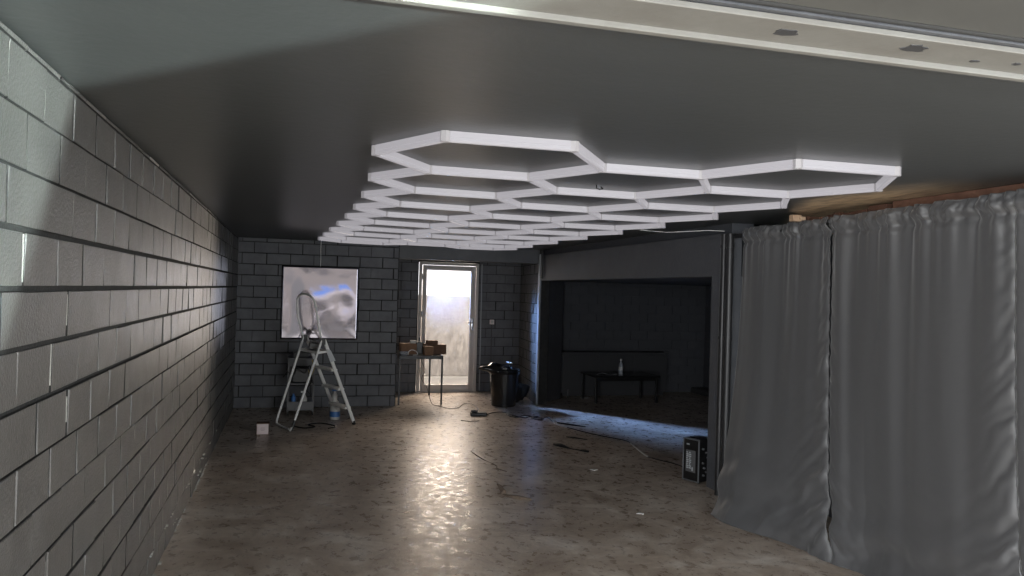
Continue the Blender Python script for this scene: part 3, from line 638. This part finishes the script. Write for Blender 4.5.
# splinter of bark
def splinter():
    m = MB(); pts = []; n = 14
    for i in range(n+1):
        t = i/n; x = 1.885+.215*t; y = 6.90-.27*t**.45; w = .060*sin(pi*min(1, t*.9+.12))**.7+.003
        pts.append((x, y, w, .004+.020*sin(pi*t)))
    vs = []
    for x, y, w, h in pts: vs += [(x, y-w, 0), (x, y-w*.5, h), (x, y+w*.4, h*.9), (x, y+w, 0)]
    fs = []
    for i in range(n):
        for k in range(4): fs.append((i*4+k, i*4+(k+1) % 4, (i+1)*4+(k+1) % 4, (i+1)*4+k))
    fs += [(3, 2, 1, 0), (n*4, n*4+1, n*4+2, n*4+3)]
    m.add(vs, fs); m.tube([(1.90, 6.85, .015), (1.888, 6.93, .045), (1.875, 7.0, .06)], [.026, .020, .008], 6)
    o = m.build('wood_splinter', M['woodleaf'], smooth=True, loc=(1.98, 6.7, 0)); tag(o, 'curved brown splinter of wood on the floor in the foreground', 'splinter')
splinter()
m = MB().tube([(3.10, 8.98, .012), (3.15, 8.84, .02), (3.20, 8.74, .012)], [.014, .024, .010], 8); m.tube([(3.20, 8.74, .008), (3.26, 8.66, .006), (3.36, 8.50, .010)], [.006, .005, .016], 8)
o = m.build('black_clamp', M['black'], smooth=True, loc=(3.2, 8.7, 0)); tag(o, 'small black clamp on the floor right of the middle', 'clamp')
o = MB().tube([(3.42, 9.42, .010), (3.50, 9.35, .012), (3.63, 9.22, .006)], [.006, .010, .004], 6).build('black_strip', M['black'], smooth=True, loc=(3.5, 9.3, 0)); tag(o, 'short black strip on the floor just behind the clamp', 'strip')
o = MB().tube([(3.66, 11.02-.55, .010), (3.82, 10.25, .012), (3.95, 10.12, .006)], [.010, .013, .006], 6).build('black_offcut', M['black'], smooth=True, loc=(3.8, 10.3, 0)); tag(o, 'thin black offcut on the bluish floor before the alcove', 'offcut')
o = MB().prism([(3.055, 7.66), (3.10, 7.69), (3.135, 7.64), (3.08, 7.61)], 0, .006).build('white_chip', M['white'], loc=(3.09, 7.64, 0)); tag(o, 'small white chip on the brown floor in front of the speaker', 'chip')
o = MB().prism([(2.84, 6.05), (2.88, 6.09), (2.90, 6.03)], 0, .006).build('white_chip', M['white'], loc=(2.87, 6.05, 0)); tag(o, 'tiny white chip on the floor left of the curtain foot', 'chip')

# ------------------------------------------------------------------ powered speaker by the pillar
def speaker():
    g = thing('speaker_box', 'black box speaker with silver edge and grey panel beside the pillar', 'speaker', (3.93, 7.02, 0))
    A, B = Vector((3.825, 7.10, 0)), Vector((3.895, 6.905, 0)); u = (B-A).normalized(); W = (B-A).length; d = Vector((-u.y, u.x, 0)); D = .22; H = .43
    def bx(a, b_, ch=.004): # a,b in (u, d, z)
        m = MB().box(a, b_, 0, ch=ch); m.v = [tuple(A+u*x+d*y+Vector((0, 0, z))) for x, y, z in m.v]; return m
    cb = bx((0, 0, .012), (W, D, H), .008).build('cabinet', M['black'], g)
    fr = MB()
    for a, b_ in (((-.002, -.006, .01), (.010, .006, H)), ((W-.010, -.006, .01), (W+.002, .006, H)), ((0, -.006, H-.010), (W, .006, H+.002)), ((0, -.006, .008), (W, .006, .020))):
        t = bx(a, b_, .002); fr.add(t.v, t.f)
    fr.build('edge_frame', M['galv'], g)['label'] = 'thin silver frame round the front'
    fp = bx((.040, -.004, .10), (W-.045, .004, .315), .002).build('control_panel', M['grey'], g); fp['label'] = 'dark panel with rows of pale print'
    m = MB()
    for r in range(9):
        for c in range(2):
            t = bx((.050+c*.034, -.006, .285-r*.019), (.050+c*.034+.026-.010*((r*7+c*3) % 3 == 0), -.003, .297-r*.019), 0); m.add(t.v, t.f)
    t = bx((.120, -.006, .115), (.134, -.003, .150), 0); m.add(t.v, t.f)
    m.build('panel_print', M['label'], fp)
    bx((.050, -.006, .365), (.085, -.003, .378), 0).build('badge', M['label'], g)
    bx((.05, .04, H), (W-.05, .07, H+.012), .003).build('carry_handle', M['black'], g)
    for k, (yy, zz) in enumerate([(.05, .34), (.10, .30), (.12, .25), (.05, .20), (.07, .15), (.10, .11), (.06, .08)]):
        c = A+u*W+d*yy+Vector((0, 0, zz)); MB().tube([c, c+u*.018], .010, 10).build('knob', M['galv'] if k % 2 == 0 else M['grey'], cb, smooth=True)
    for x in (.02, W-.02):
        for y in (.02, D-.02): bx((x-.012, y-.012, 0), (x+.012, y+.012, .014), .002).build('rubber_foot', M['black'], g)
speaker()

# ------------------------------------------------------------------ alcove furniture
def alcove():
    g = thing('low_table', 'low black table in the dark alcove with a bottle on it', 'table', (5.5, 12.6, 0))
    x0, x1, y0, y1 = 4.93, 6.12, 12.25, 12.95
    MB().box((x0, y0, .44), (x1, y1, .47), 0, ch=.004).build('tabletop', M['blackgloss'], g)
    for x in (x0+.02, x1-.06):
        for y in (y0+.02, y1-.06): MB().box((x, y, 0), (x+.04, y+.04, .44), 0, ch=.003).build('leg', M['black'], g)
    MB().box((x0+.02, y0+.03, .38), (x1-.02, y0+.05, .44)).build('apron', M['black'], g)
    b_ = thing('water_bottle', 'clear plastic water bottle standing on the low alcove table', 'bottle', (5.50, 12.5, .47))
    MB().lathe([(.030, 0), (.036, .006), (.036, .05), (.033, .055), (.036, .06), (.036, .15), (.033, .17), (.014, .215), (.013, .235)], 22, at=(5.5, 12.5, .47)).build('bottle_body', M['glassclear'], b_, smooth=True)
    MB().lathe([(.017, .235), (.018, .238), (.018, .262), (.015, .265)], 18, at=(5.5, 12.5, .47)).build('cap', M['white'], b_, smooth=True)
    MB().lathe([(.0368, .07), (.0368, .13)], 22, at=(5.5, 12.5, .47)).build('bottle_label', M['white'], b_, smooth=True)
    o = MB().tube(smooth_path([(5.02, 12.4, .478), (5.12, 12.42, .50), (5.2, 12.38, .485), (5.32, 12.42, .478), (5.38, 12.4, .482)]), .006, 7).build('thin_cable', M['galv'], smooth=True, loc=(5.2, 12.4, .47)); tag(o, 'thin pale cable lying on the left of the low alcove table', 'cable')
    g = thing('low_sideboard', 'black sideboard along the back of the dark alcove', 'sideboard', (5.7, 13.42, 0))
    MB().box((4.66, 13.22, .06), (6.75, 13.63, .76), 0, ch=.004).build('carcass', M['soft_black'], g)
    MB().box((4.64, 13.20, .76), (6.77, 13.63, .79), 0, ch=.004).build('top_board', M['soft_black'], g)
    for k in range(3): MB().box((4.70+k*.685, 13.205, .09), (4.70+k*.685+.655, 13.222, .74), 0, ch=.003).build('cabinet_door', M['soft_black'], g)
    MB().box((4.72, 13.26, 0), (6.70, 13.6, .06)).build('plinth', M['soft_black'], g)
    o = MB().box((-.008, -.008, 0), (.008, .008, .15), 0, ch=.002).build('pale_stick', M['grey']); o.location = (4.72, 13.0, 0); o.rotation_euler = (.0, .05, 0); tag(o, 'short pale stick standing at the corner inside the alcove', 'stick')
    o = MB().prism([(4.95, 12.98), (5.09, 13.0), (5.10, 12.94), (4.97, 12.93)], 0, .008).build('paper_scrap', M['paper'], loc=(5.02, 12.96, 0)); tag(o, 'small pale paper scrap on the alcove floor left of the low table', 'paper')
alcove()

# ------------------------------------------------------------------ pipes beside the curtain, timber, pole
for k, (y, r, lab) in enumerate([(6.50, .030, 'left of the two black upright pipes between pillar and curtain'), (6.395, .034, 'right of the two black upright pipes, next to the curtain edge')]):
    g = thing('upright_pipe', lab, 'pipe', (3.87, y, 0))
    MB().tube([(3.87, y, 0), (3.87, y, 2.43)], r, 20).build('pipe_body', M['blackmetal'], g, smooth=True)
    for z in (1.45, 2.3): MB().tube([(3.87, y, z), (3.87, y, z+.03)], r+.006, 20).build('coupling', M['blackmetal'], g, smooth=True)
o = MB().box((3.865, 6.545, .40), (3.875, 6.555, 2.42)).build('edge_strip', M['galv'], loc=(3.87, 6.55, .4)); tag(o, 'thin pale metal strip running up beside the left black pipe', 'strip')
o = MB().box((4.02, 2.0, 2.34), (4.16, 4.55, ZC-.002), 0, ch=.006).box((4.03, 4.62, 2.32), (4.12, 4.80, ZC-.01), 0, ch=.006).build('timber_beam', M['wood'], loc=(4.1, 3.3, 2.34)); tag(o, 'reddish brown timber beam showing above the curtain heading', 'beam')
m = MB()
for k in range(9):
    y = 4.85+k*.10; m.box((4.03+random.uniform(0, .05), y, 2.36+random.uniform(0, .04)), (4.10+random.uniform(0, .05), y+random.uniform(.05, .12), 2.50+random.uniform(0, .03)), 0, ch=.006, rot=0)
o = m.build('splintered_batten', M['wood'], loc=(4.08, 5.3, 2.36)); tag(o, 'splintered dark batten under the bare tan ceiling patch', 'batten')
o = MB().box((3.90, 5.50, 2.475), (3.98, 5.56, 2.53), 0, ch=.006).box((3.955, 5.48, 2.485), (4.005, 5.54, 2.515), 0, ch=.004).build('wood_block', M['woodlt'], loc=(3.95, 5.53, 2.475)); tag(o, 'small pale wood block on top of the curtain pole end', 'block')
g = thing('curtain_pole', 'black curtain pole threaded through the gathered curtain headings', 'pole', (3.90, 4.6, 2.41))
MB().tube([(3.90, 6.46, 2.40), (3.90, 1.98, 2.43)], .016, 14).build('pole_rod', M['blackmetal'], g, smooth=True)
for y in (6.40, 4.0, 2.1): MB().box((3.895, y-.012, 2.41), (4.45, y+.012, 2.43), 0, ch=.003).build('bracket', M['blackmetal'], g)

# ------------------------------------------------------------------ curtains
def fbm(x, y, z, o=3):
    s = 0; a = 1
    for _ in range(o): s += a*noise.noise(Vector((x, y, z))); x *= 2.1; y *= 2.1; z *= 2.1; a *= .5
    return s
def curtain(name, label, y_far, y_near, foot, seed, seamL, seamR, nu=150, nv=230):
    """hangs from the pole at x = 3.9 between y_far and y_near; foot(t) gives (x, y) where the hem meets the floor, t = 0 at far edge"""
    m = MB(); vs = []; fs = []; W = y_far-y_near
    ztop = 2.455
    for j in range(nv+1):
        v = j/nv                                   # 0 floor, 1 top
        for i in range(nu+1):
            t = i/nu; y = y_far-W*t
            fx, fy = foot(t)
            zr = 2.40+.03*(6.46-y)/4.48
            top = zr+.055+.012*fbm(y*9, seed, 0)
            # body below the pole
            s = 1-v
            prof = s**2.6                           # flare towards the floor
            x = 3.875+(fx-3.875)*prof; yy = y+(fy-y)*prof
            z = top*v
            dl, drr = t*W, (1-t)*W
            # soft vertical folds fading downward
            ph = y*13+1.3*fbm(y*1.7, seed, 2)
            A = .021*(.15+.85*v**1.6)
            fold = A*(sin(ph)+.6*sin(ph*1.83+seed)+.35*sin(ph*.47+2))
            fold += .012*(v**9)*sin(y*62+3*fbm(y*4, seed, 1))
            big = .016*fbm(y*1.9+seed, z*.25, seed)
            # puckers running up into the stitched seams
            pk = 0
            for on, dd, gn in ((seamL, dl, .3), (seamR, drr, 1)):
                if on:
                    e = exp(-dd/(.085+.13*max(0, 1-z))); q = z*24+dd*22+2.2*fbm(z*2.3, dd*3, seed+5)
                    amp = (.008+.016*max(0, 1-z/1.9))*e*(1-exp(-dd/.03))*gn
                    pk += amp*(sin(q)+.5*sin(q*2.3+1))
                    pk += -.022*exp(-dd/.02)+.004*sin(z*60+3*fbm(z*5, seed, 9))*exp(-dd/.03)
            # swags near the hem
            hem = exp(-(z/.42)**2); sw = hem*(.026*sin(z*19-(t*2.1+seed)*2.2+1.5*fbm(y*2, z*2, seed))+.014*fbm(y*3.3, z*4.2, seed+3))
            crumple = .0012*fbm(y*6, z*5, seed+8)*(1 if z < 2.3 else 6)
            # heading: pocket bulges round the pole with a frill above
            dz = z-zr
            head = 0
            if dz > -.075:
                head = .022*max(0, cos(min(1, abs(dz)/.05)*pi/2))+.011*fbm(y*34, z*26, seed)
                if dz > .02: head += .010*sin(y*75+seed)
            if -.11 < dz <= -.04: head -= .012*(1-abs(dz+.07)/.04)
            x += -(fold*.9)-big-pk-sw-crumple-head
            if dz < -.02: yy += .012*cos(ph)*v
            vs.append((x, yy, max(z, .004)))
    for j in range(nv):
        for i in range(nu):
            a = j*(nu+1)+i; fs.append((a, a+1, a+nu+2, a+nu+1))
    m.add(vs, fs)
    # hem spilling onto the floor: one more strip turned outward and under
    o = m.build(name, M['satin'], smooth='all', loc=(3.85, (y_far+y_near)/2, 0))
    md = o.modifiers.new('cloth thickness', 'SOLIDIFY'); md.thickness = .004; md.offset = 1
    # back leaf of the heading pocket
    mb2 = MB(); v2 = []; n = 90
    for k in range(n+1):
        y = y_far-W*k/n; zr = 2.40+.03*(6.46-y)/4.48
        for (dx, dz) in ((.018, -.06), (.03, -.02), (.034, .0), (.028, .025), (.012, .05)):
            v2.append((3.90+dx+.004*sin(y*60), y, zr+dz+.004*sin(y*43)))
    f2 = [(k*5+q, k*5+q+1, (k+1)*5+q+1, (k+1)*5+q) for k in range(n) for q in range(4)]
    mb2.add(v2, f2); h = mb2.build('heading_pocket', M['satin'], o, smooth='all')
    # stitched seam edge
    if seamR:
        st = MB(); 
        me = o.data; pts = []
        for j in range(0, nv-4, 2):
            c = me.vertices[j*(nu+1)+nu].co; pts.append(Vector((c.x-.004+.002*sin(j*1.7), c.y, c.z)))
        st = MB().tube([p+o.location for p in pts], [.004+.0025*abs(sin(j*.9)) for j in range(len(pts))], 6); st.build('seam', M['satin'], o, smooth=True)
    return tag(o, label, 'curtain')
def footA(t):
    # far edge swings out on the floor
    P = [(3.47, 5.91), (3.46, 5.68), (3.55, 5.36), (3.63, 5.05), (3.66, 4.66)]
    q = t*4; i = min(3, int(q)); f = q-i; return P[i][0]*(1-f)+P[i+1][0]*f, P[i][1]*(1-f)+P[i+1][1]*f
def footB(t):
    P = [(3.66, 4.66), (3.76, 4.40), (3.74, 4.05), (3.68, 3.6), (3.66, 3.15)]
    q = t*4; i = min(3, int(q)); f = q-i; return P[i][0]*(1-f)+P[i+1][0]*f, P[i][1]*(1-f)+P[i+1][1]*f
curtain('satin_curtain', 'black satin curtain panel at the far end, its hem swept out over the floor', 6.20, 5.01, footA, 1.7, False, True)
curtain('satin_curtain', 'broad black satin curtain panel in the middle with gathered heading', 5.01, 3.435, footB, 4.1, True, True, nu=190)
curtain('satin_curtain', 'nearest black satin curtain panel cut off by the right edge of the photo', 3.435, 2.05, lambda t: (3.66+.05*t, 3.15-1.1*t), 7.3, True, False, nu=80, nv=140)

# ------------------------------------------------------------------ outside, seen only in the mirror sheet
mb = MB(); mb.box((-8, -15.3, 0), (13, -15, 5.5)); struct(mb.build('wall_street', M['cream']))
def car():
    g = thing('parked_car', 'pale car with a bluish windscreen parked outside, seen only in the mirror sheet', 'car', (1.5, -9, 0))
    def ext(prof, x0, x1, inset):
        n = len(prof); vs = []
        for x, s_ in ((x0, 1), (x1, -1)):
            for y, z in prof: vs.append((x+s_*(inset*max(0, (z-1.1)/.7)), y, z))
        return MB().add(vs, [tuple(range(n)), tuple(range(n, 2*n))[::-1]]+[(i, n+i, n+(i+1) % n, (i+1) % n) for i in range(n)])
    body = [(-7.9, .35), (-7.82, .62), (-7.88, .95), (-8.1, 1.08), (-8.85, 1.18), (-9.5, 1.82), (-11.4, 1.84), (-12.0, 1.2), (-12.1, .8), (-12.05, .35)]
    ext(body, .55, 2.45, .20).build('car_body', M['cream'], g)
    MB().add([(.74, -8.86, 1.21), (2.26, -8.86, 1.21), (2.10, -9.44, 1.775), (.90, -9.44, 1.775), (.74, -8.88, 1.19), (2.26, -8.88, 1.19), (2.10, -9.47, 1.76), (.90, -9.47, 1.76)], [(0, 1, 2, 3), (7, 6, 5, 4), (0, 4, 5, 1), (1, 5, 6, 2), (2, 6, 7, 3), (3, 7, 4, 0)]).build('windscreen', M['carsky'], g)
    MB().box((.95, -7.86, .50), (2.05, -7.80, .78), 0, ch=.01).build('grille', M['darkgrey'], g)
    for x in (.62, 2.12): MB().box((x, -7.90, .80), (x+.26, -7.83, .95), 0, ch=.01).build('headlamp', M['silver'], g)
    for x in (.50, 2.30):
        for y in (-8.6, -11.3): MB().tube([(x, y, .30), (x+.2, y, .30)], .32, 20).build('wheel', M['tyre'], g, smooth=True)
car()
mb = MB(); mb.box((-4, -6.2, 0), (-.2, -6.0, 2.4)); struct(mb.build('wall_neighbour', M['asphalt']))
